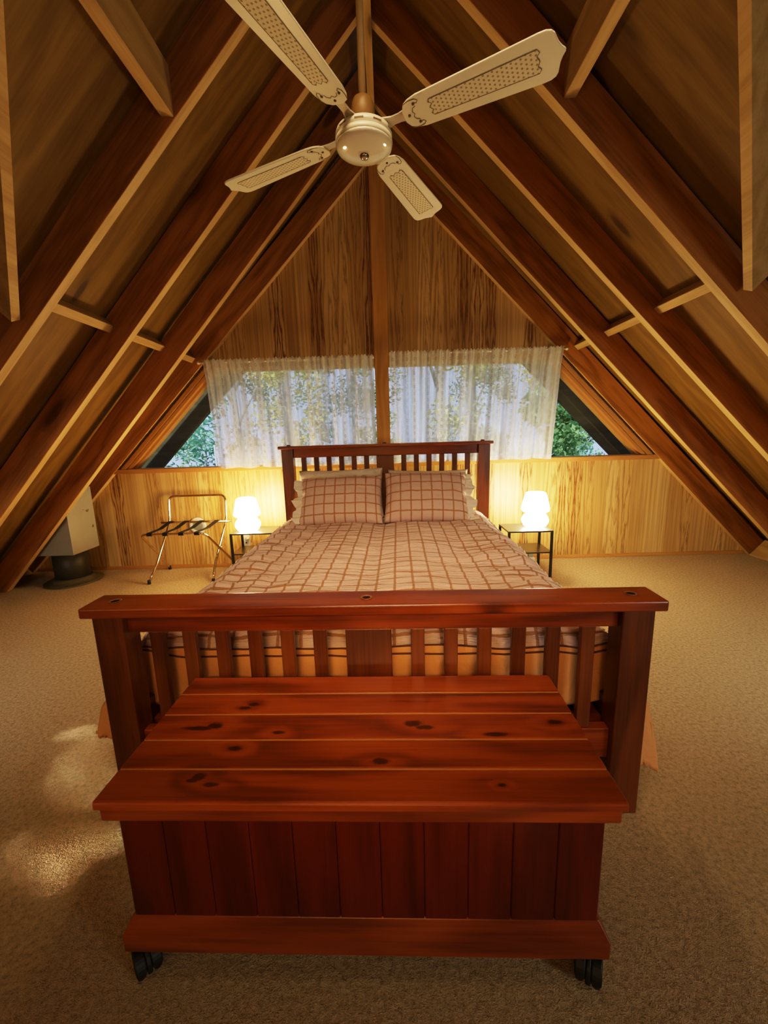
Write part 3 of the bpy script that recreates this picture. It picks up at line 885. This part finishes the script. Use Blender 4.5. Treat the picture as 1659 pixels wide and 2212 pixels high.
# ------------------------------------------------------------------ bedside tables
def side_table(x0, x1, y0, y1, label):
    cx, cy = (x0 + x1) / 2, (y0 + y1) / 2
    t = thing('bedside_table', label, 'side table', (cx, cy, 0), 0, 'black metal bedside tables')
    a, b = (x1 - x0) / 2, (y1 - y0) / 2; w = .018
    obj('top', boxbm(-a, a, -b, b, .401, .413), M['blacktop'], t, bevel=.002)
    obj('shelf', boxbm(-a + .002, a - .002, -b + .002, b - .002, .232, .243), M['blacktop'], t, bevel=.002)
    for sx in (-1, 1):
        for sy in (-1, 1):
            xx = sorted((sx * a, sx * (a - w))); yy = sorted((sy * b, sy * (b - w)))
            obj('leg', boxbm(xx[0], xx[1], yy[0], yy[1], 0, .402), M['blackmetal'], t, bevel=.0015)
    return t
side_table(.915, 1.262, 3.092, 3.37, 'black two-tier metal bedside table right of the bed, under a lit lamp')
side_table(-1.300, -.948, 3.262, 3.53, 'black two-tier metal bedside table left of the bed, beside the luggage rack')

def mushroom_lamp(x, y, z, mat_, label, h=.285):
    t = thing('mushroom_lamp', label, 'table lamp', (x, y, z), 0, 'lit mushroom lamps')
    s = h / .285
    bm = bmesh.new()
    lathe(bm, [(0, 0), (.045, 0), (.062, .004), (.085, .022), (.100, .048), (.102, .068), (.094, .090), (.076, .112), (.063, .124), (.060, .130), (0, .130)], 48, cap=False)
    obj('lamp_base', bm, mat_, t)
    bm = bmesh.new()
    lathe(bm, [(0, .128), (.072, .128), (.090, .131), (.103, .140), (.1065, .152), (.103, .170), (.090, .225), (.079, .266), (.073, .278), (.060, .284), (.03, .2865), (0, .287)], 48, cap=False)
    obj('lamp_shade', bm, mat_, t)
    return t
lr = mushroom_lamp(1.155, 3.205, .4135, M['lampR'], 'lit white glass mushroom lamp on the right bedside table')
ll = mushroom_lamp(-1.165, 3.335, .4135, M['lampL'], 'lit white glass mushroom lamp on the left bedside table')
# cords and outlets
bm = bmesh.new(); tube(bm, rounded_path([(-.03, .085, .006), (-.03, .235, .006), (-.05, .27, -.06), (-.09, .30, -.17)], .05), .0035, 8)
obj('power_cord', bm, M['plastic'], ll)
bm = bmesh.new(); tube(bm, rounded_path([(0, .085, .006), (0, .215, .006), (.02, .26, -.06), (.04, .36, -.14), (.09, .44, -.28), (.10, .44, -.36)], .06), .0035, 8)
obj('power_cord', bm, M['plastic'], lr)
t = thing('wall_outlet', 'white power outlet low on the panelled wall behind the left bedside table', 'power outlet', (-1.32, 3.70, .262))
obj('face_plate', boxbm(-.035, .035, -.009, .004, -.068, .068), M['plastic'], t, bevel=.003)
obj('socket', boxbm(-.006, .006, -.011, -.008, -.04, -.028), M['hole'], t)
bm = bmesh.new(); lathe(bm, [(0, 0), (.017, 0), (.017, .03), (.008, .042), (0, .042)], 16)
o = obj('plug', bm, M['plastic'], t); o.matrix_basis = Matrix.Translation((.02, -.009, .01)) @ Matrix.Rotation(PI / 2, 4, 'X')
t = thing('power_adapter', 'small grey plug adapter at the wall base behind the right bedside table', 'power adapter', (1.285, 3.655, .0))
obj('adapter_body', boxbm(-.02, .02, -.02, .02, .035, .10), M['greyvent'], t, bevel=.004)
obj('adapter_base', boxbm(-.035, .035, -.035, .03, 0, .036), M['plastic'], t, bevel=.006)
# round vent on the wall behind the rack
t = thing('wall_vent', 'round white wall vent with grey centre behind the luggage rack', 'vent', (-1.755, 3.70, .40))
R90 = Matrix.Rotation(PI / 2, 4, 'X')
bm = bmesh.new(); lathe(bm, [(.045, .004), (.060, .010), (.074, .008), (.078, 0), (0, 0)], 36, cap=False)
o = obj('rim', bm, M['plastic'], t); o.matrix_basis = R90
bm = bmesh.new(); lathe(bm, [(0, .005), (.046, .005)], 30, cap=False)
for k in range(5): box(bm, -.04 + .0, .04, -.034 + k * .017 - .002, -.034 + k * .017 + .002, .005, .008)
o = obj('grille', bm, M['greyvent'], t); o.matrix_basis = R90

# ------------------------------------------------------------------ luggage rack
rack = thing('luggage_rack', 'folding chrome luggage rack with black straps standing against the wall', 'luggage rack', (-1.74, 3.42, 0))
def rk(x, y, z): return (x + 1.74, y - 3.42, z)
r = .0105
# frame A : front feet, leaning back, up to the tall back bar
bm = bmesh.new()
A = [rk(-2.015, 3.275, .012), rk(-1.985, 3.345, .12), rk(-1.965, 3.62, .46), rk(-1.965, 3.655, .685), rk(-1.455, 3.655, .685), rk(-1.455, 3.62, .46), rk(-1.485, 3.345, .12), rk(-1.475, 3.275, .012)]
tube(bm, rounded_path(A, .055), r, 12); obj('back_frame', bm, M['chrome'], rack)
# frame B : front bar, down and back to the rear feet
bm = bmesh.new()
B = [rk(-2.045, 3.665, .012), rk(-2.035, 3.60, .09), rk(-2.035, 3.27, .425), rk(-1.50, 3.27, .425), rk(-1.425, 3.60, .09), rk(-1.415, 3.665, .012)]
tube(bm, rounded_path(B, .06), r, 12); obj('front_frame', bm, M['chrome'], rack)
bm = bmesh.new(); tube(bm, [rk(-2.03, 3.60, .455), rk(-1.40, 3.60, .455)], r * .95, 12); obj('rear_bar', bm, M['chrome'], rack)
for p in (A[0], A[-1], B[0], B[-1]):
    bm = bmesh.new(); lathe(bm, [(0, -.013), (.0125, -.013), (.0135, .0), (.0125, .022), (0, .022)], 14, p)
    obj('rubber_foot', bm, M['rubber'], rack)
for k, (xa, xb_) in enumerate(((-1.955, -1.945), (-1.825, -1.805), (-1.695, -1.665), (-1.565, -1.525))):
    bm = bmesh.new(); hw = .021
    P = [(3.262, .412), (3.257, .43), (3.268, .4385), (3.43, .437), (3.60, .4685), (3.613, .46), (3.608, .444)]
    rows = []
    for i, (y, z) in enumerate(P):
        tt = (y - 3.262) / .345; xx = xa + (xb_ - xa) * tt
        rows.append([bm.verts.new(rk(xx - hw, y, z)), bm.verts.new(rk(xx + hw, y, z))])
    for a, b in zip(rows, rows[1:]): bm.faces.new((a[0], a[1], b[1], b[0]))
    o = obj('strap', bm, M['strap'], rack); sm = o.modifiers.new('s', 'SOLIDIFY'); sm.thickness = .003
for x in (-1.99, -1.47):
    bm = bmesh.new(); tube(bm, [rk(x - .012, 3.475, .25), rk(x + .012, 3.475, .25)], .006, 10); obj('pivot', bm, M['chrome'], rack)

# ------------------------------------------------------------------ flue
flue = thing('flue_shaft', 'grey square flue box over a black pipe and round floor flange, left eave', 'flue', (-2.754, 3.416, 0))
h = .1555
bm = bmesh.new()
zt = lambda x: .805 + 1.075 * (x - h)          # top follows the roof slope
hexa(bm, [(-h, -h, .269), (h, -h, .269), (h, h, .269), (-h, h, .269), (-h, -h, zt(-h)), (h, -h, zt(h)), (h, h, zt(h)), (-h, h, zt(-h))])
obj('flue_box', bm, M['fluewhite'], flue, bevel=.002)
bm = bmesh.new()
hexa(bm, [(-h + .02, -h + .02, zt(-h + .02) - .01), (h - .01, -h + .02, zt(h) - .02), (h - .01, h - .02, zt(h) - .02), (-h + .02, h - .02, zt(-h + .02) - .01),
          (-h + .02, -h + .02, zt(-h + .02) + .02), (h - .01, -h + .02, zt(h) + .03), (h - .01, h - .02, zt(h) + .03), (-h + .02, h - .02, zt(-h + .02) + .02)])
obj('roof_collar', bm, M['fluedark'], flue)
bm = bmesh.new(); lathe(bm, [(.128, .0), (.128, .29)], 48)
obj('flue_pipe', bm, M['fluedark'], flue)
bm = bmesh.new(); lathe(bm, [(.129, .046), (.145, .044), (.155, .030), (.158, .018), (.205, .013), (.215, .009), (.217, 0), (.129, 0)], 56, cap=False)
obj('floor_flange', bm, M['flange'], flue)

# ------------------------------------------------------------------ ceiling fan
FX, FY, FZ = -.047, 1.540, 2.128
fan = thing('ceiling_fan', 'cream four-blade ceiling fan with cane-pattern blades hanging from the ridge', 'ceiling fan', (FX, FY, FZ))
bm = bmesh.new(); tube(bm, [(0, 0, .10), (0, 0, 1.145)], .0115, 16); obj('down_rod', bm, M['rodtan'], fan)
bm = bmesh.new(); lathe(bm, [(.037, .008), (.0368, .072), (.035, .086), (.030, .097), (.020, .104), (.0118, .106)], 32); obj('canopy', bm, M['fanbrown'], fan)
bm = bmesh.new(); lathe(bm, [(.012, .012), (.060, .012), (.080, .010), (.089, .004), (.092, -.004), (.092, -.012), (.0875, -.014), (.0875, -.018), (.0925, -.019), (.0925, -.030), (.088, -.033), (.01, -.033)], 56)
for k in range(10):
    a = 2 * PI * k / 10 + .2; ca, sa = math.cos(a), math.sin(a); t_ = Vector((-sa, ca, 0)) * .014; c_ = Vector((ca, sa, 0))
    q = [c_ * .0926 - t_ + Vector((0, 0, z_)) for z_ in (-.010, -.006)] + [c_ * .0926 + t_ + Vector((0, 0, z_)) for z_ in (-.006, -.010)]
    bm.faces.new([bm.verts.new(v_) for v_ in q]).material_index = 1
obj('motor_housing', bm, [M['fanwhite'], M['engrave']], fan)
bm = bmesh.new(); lathe(bm, [(.0885, -.031), (.0915, -.034), (.0905, -.038), (.086, -.042), (.070, -.0495), (.048, -.0555), (.024, -.058), (0, -.059)], 56, cap=False)
dome = obj('dome_cover', bm, M['fandome'], fan)
bm = bmesh.new(); lathe(bm, [(.0155, -.056), (.0155, -.061), (.012, -.067), (.006, -.070), (0, -.071)], 24, cap=False); obj('centre_nut', bm, M['nut'], dome)

def curve_strip(bm, pts, w, z):
    P = [Vector((x, y, z)) for x, y in pts]
    prev = None
    for i, p in enumerate(P):
        t = (P[min(i + 1, len(P) - 1)] - P[max(i - 1, 0)]).normalized(); n = Vector((-t.y, t.x, 0))
        a, b = bm.verts.new(p + n * w), bm.verts.new(p - n * w)
        if prev: bm.faces.new((prev[0], a, b, prev[1]))
        prev = (a, b)
def make_blade():
    """blade along local +x; underside at z=0"""
    e = bpy.data.objects.new('blade', None)
    W0, W1, X0, X1 = .052, .066, .145, .603
    half = [(X0, .018), (X0 + .010, .036), (X0 + .028, .046), (X0 + .055, W0), (X1 - .06, W1), (X1 - .042, W1 - .001), (X1 - .030, W1 - .006), (X1 - .023, W1 - .015), (X1 - .020, W1 - .026), (X1 - .016, .026), (X1 - .009, .013), (X1 - .002, .004), (X1, 0)]
    out = half + [(x, -y) for x, y in half[::-1][1:]]
    bm = bmesh.new(); prism(bm, out, 'z', 0, .006)
    parts = [('blade', bm, M['fanwhite'], .0012)]
    cx0, cx1, cw0, cw1 = .235, .535, .026, .032
    cane = [(cx0, -cw0), (cx0 - .006, -cw0 + .008), (cx0 + .004, -cw0 + .016), (cx0 - .006, 0), (cx0 + .004, cw0 - .016), (cx0 - .006, cw0 - .008), (cx0, cw0), (cx1, cw1), (cx1 + .006, cw1 - .01), (cx1 - .002, cw1 - .018), (cx1 + .004, 0), (cx1 - .002, -cw1 + .018), (cx1 + .006, -cw1 + .01), (cx1, -cw1)]
    b2 = bmesh.new(); prism(b2, cane, 'z', -.0008, .001)
    b3 = bmesh.new(); curve_strip(b3, cane + cane[:1], .0012, -.0010)
    sw = [(X0 + .012, .040), (X0 + .03, .044), (X0 + .05, .043), (X0 + .058, .036), (X0 + .052, .029), (X0 + .044, .033)]
    curve_strip(b3, sw, .0012, -.0008); curve_strip(b3, [(x, -y) for x, y in sw], .0012, -.0008)
    sv = [(X0 + .045, -.022), (X0 + .035, -.018), (X0 + .030, -.008), (X0 + .036, 0), (X0 + .030, .008), (X0 + .035, .018), (X0 + .045, .022)]
    curve_strip(b3, sv, .0011, -.0008)
    for px, py in ((X0 + .018, 0), (X0 + .042, .030), (X0 + .042, -.030)):
        lathe(b3, [(0, -.003), (.0038, -.0022), (.0042, 0)], 12, (px, py, 0), False)
    b4 = bmesh.new()
    prism(b4, [(.075, -.022), (.105, -.014), (.130, -.014), (X0 + .02, -.022), (X0 + .034, -.012), (X0 + .034, .012), (X0 + .02, .022), (.130, .014), (.105, .014), (.075, .022)], 'z', -.0002, -.0042 + .0)
    for v in b4.verts: v.co.z += .0062 + .0035
    return bm, b2, b3, b4
bb, b2, b3, b4 = make_blade()
proto = obj('blade', bb, M['fanwhite'], fan, bevel=.0012, bseg=1)
pc = [obj('cane_panel', b2, M['cane'], proto), obj('engraving', b3, M['engrave'], proto), obj('blade_bracket', b4, M['bracket'], proto)]
for k in range(4):
    if k == 0: b_ = proto
    else:
        b_ = proto.copy(); C.objects.link(b_); b_.parent = fan
        for c_ in pc:
            d_ = c_.copy(); C.objects.link(d_); d_.parent = b_
    b_.matrix_basis = Matrix.Rotation(math.radians(-27.5) + k * PI / 2, 4, 'Z') @ Matrix.Translation((0, 0, .0)) @ Matrix.Rotation(math.radians(-11), 4, 'X')

# ------------------------------------------------------------------ camera
f_, pitch, roll, yaw, ch = 892.6034, .1854, -.0293, .0111, 1.1733
B_ = Matrix(((1, 0, 0), (0, 0, -1), (0, 1, 0)))
cy_, sy_ = math.cos(yaw), math.sin(yaw); Ry = Matrix(((cy_, sy_, 0), (-sy_, cy_, 0), (0, 0, 1)))
cp, sp = math.cos(pitch), math.sin(pitch); Rx = Matrix(((1, 0, 0), (0, cp, -sp), (0, sp, cp)))
cr, sr = math.cos(roll), math.sin(roll); Rz = Matrix(((cr, -sr, 0), (sr, cr, 0), (0, 0, 1)))
R = Rz @ Rx @ B_ @ Ry
cam = bpy.data.cameras.new('camera'); co = bpy.data.objects.new('camera', cam); C.objects.link(co)
cam.sensor_fit = 'HORIZONTAL'; cam.sensor_width = 36; cam.lens = f_ / 1659 * 36; cam.clip_start = .02; cam.clip_end = 200
mw = Matrix.Identity(4)
for i in range(3):
    mw[i][0] = R[0][i]; mw[i][1] = -R[1][i]; mw[i][2] = -R[2][i]
mw.translation = (0, 0, ch)
co.matrix_world = mw
bpy.context.scene.camera = co

# ------------------------------------------------------------------ lights
def light(name, kind, loc, target, energy, col, **k):
    l = bpy.data.lights.new(name, kind); l.energy = energy; l.color = col
    for a, b in k.items(): setattr(l, a, b)
    o = bpy.data.objects.new(name, l); C.objects.link(o); o.location = loc
    d = Vector(target) - Vector(loc); o.rotation_euler = d.to_track_quat('-Z', 'Y').to_euler()
    return o
rl = light('bed_fill_light', 'AREA', (-.05, .42, 2.85), (0, 2.1, .5), 8.5, (1.0, .70, .48), shape='RECTANGLE', size=.9, size_y=.5)  # added fill overhead, brightens the bed top; no fitting hangs there
rl.data.spread = math.radians(62)
light('rear_fill_light', 'AREA', (-.3, -1.5, 1.15), (-.05, 1.25, .45), 7, (1.0, .60, .30), shape='RECTANGLE', size=1.0, size_y=.7)
lg = light('duvet_foot_fill', 'AREA', (0, -.45, 1.42), (-.06, 1.25, .46), 1.25, (1.0, .62, .32), shape='RECTANGLE', size=.9, size_y=.12)  # added fill near the camera, lifts the peach drape behind the footboard
lg.data.spread = math.radians(40)
light('rear_window_left', 'AREA', (-2.2, -.9, 1.0), (-1.2, 1.6, 0), 3, (1.0, .82, .62), shape='RECTANGLE', size=.7, size_y=.8)
light('rear_window_right', 'AREA', (2.3, -1.0, 1.0), (1.5, 1.6, 0), 24, (.80, .86, 1.0), shape='RECTANGLE', size=.7, size_y=.8)
for sx, e_ in ((-1, 4.0), (1, 4.5)):
    dm = light('dormer_daylight', 'AREA', (sx * 2.35, .55, .85), (sx * 1.95, 2.4, 0), e_, (.90, .92, 1.0), shape='RECTANGLE', size=.5, size_y=.4)
    dm.data.spread = math.radians(95)
light('sun_on_the_trees', 'SUN', (0, -5, 12), (1.5, 4.6, 0), 7.0, (1.0, .93, .75), angle=.02)
# low window light falling in narrow streaks on the carpet
for (tx, ty, ln, wd, en, an) in ((-1.22, 1.49, .30, .015, 0.043, 2), (-1.13, 1.28, .22, .022, 0.051, 8), (-1.06, 1.20, .20, .014, 0.043, -3), (-.93, 1.03, .24, .022, 0.060, 6), (-1.03, .97, .28, .024, 0.068, -6), (-1.2, 1.38, .16, .03, 0.026, 10)):
    o_ = light('window_streak_light', 'AREA', (tx - .25, ty - 2.0, 1.25), (tx, ty, 0), en, (1.0, .93, .86), shape='RECTANGLE', size=ln, size_y=wd)
    o_.data.spread = math.radians(1.6)
    o_.rotation_euler.rotate_axis('Z', math.radians(an))
w = bpy.data.worlds.new('sky'); bpy.context.scene.world = w; w.use_nodes = True
nt_ = w.node_tree; bg = nt_.nodes['Background']
bg.inputs[0].default_value = (.50, .63, 1.0, 1); bg.inputs[1].default_value = 1.25

sc = bpy.context.scene
sc.view_settings.view_transform = 'Standard'
sc.view_settings.look = 'None'
sc.view_settings.exposure = 0.0
sc.view_settings.gamma = .76
sc.view_settings.use_curve_mapping = True
cm = sc.view_settings.curve_mapping
cm.white_level = (4, 4, 4)
cv = cm.curves[3]
for px, py in ((.025, .145), (.075, .41), (.15, .66), (.25, .81), (.5, .93)):
    cv.points.new(px, py)
for px, py in ((.0125, .0095), (.05, .043), (.15, .142), (.4, .4)):
    cm.curves[2].points.new(px, py)
cm.update()
sc.cycles.use_denoising = True
sc.cycles.max_bounces = 6
sc.cycles.diffuse_bounces = 3
sc.cycles.glossy_bounces = 3
sc.cycles.transparent_max_bounces = 10
sc.cycles.use_adaptive_sampling = True
sc.cycles.adaptive_threshold = .1
sc.cycles.adaptive_min_samples = 16
sc.cycles.sample_clamp_indirect = 6
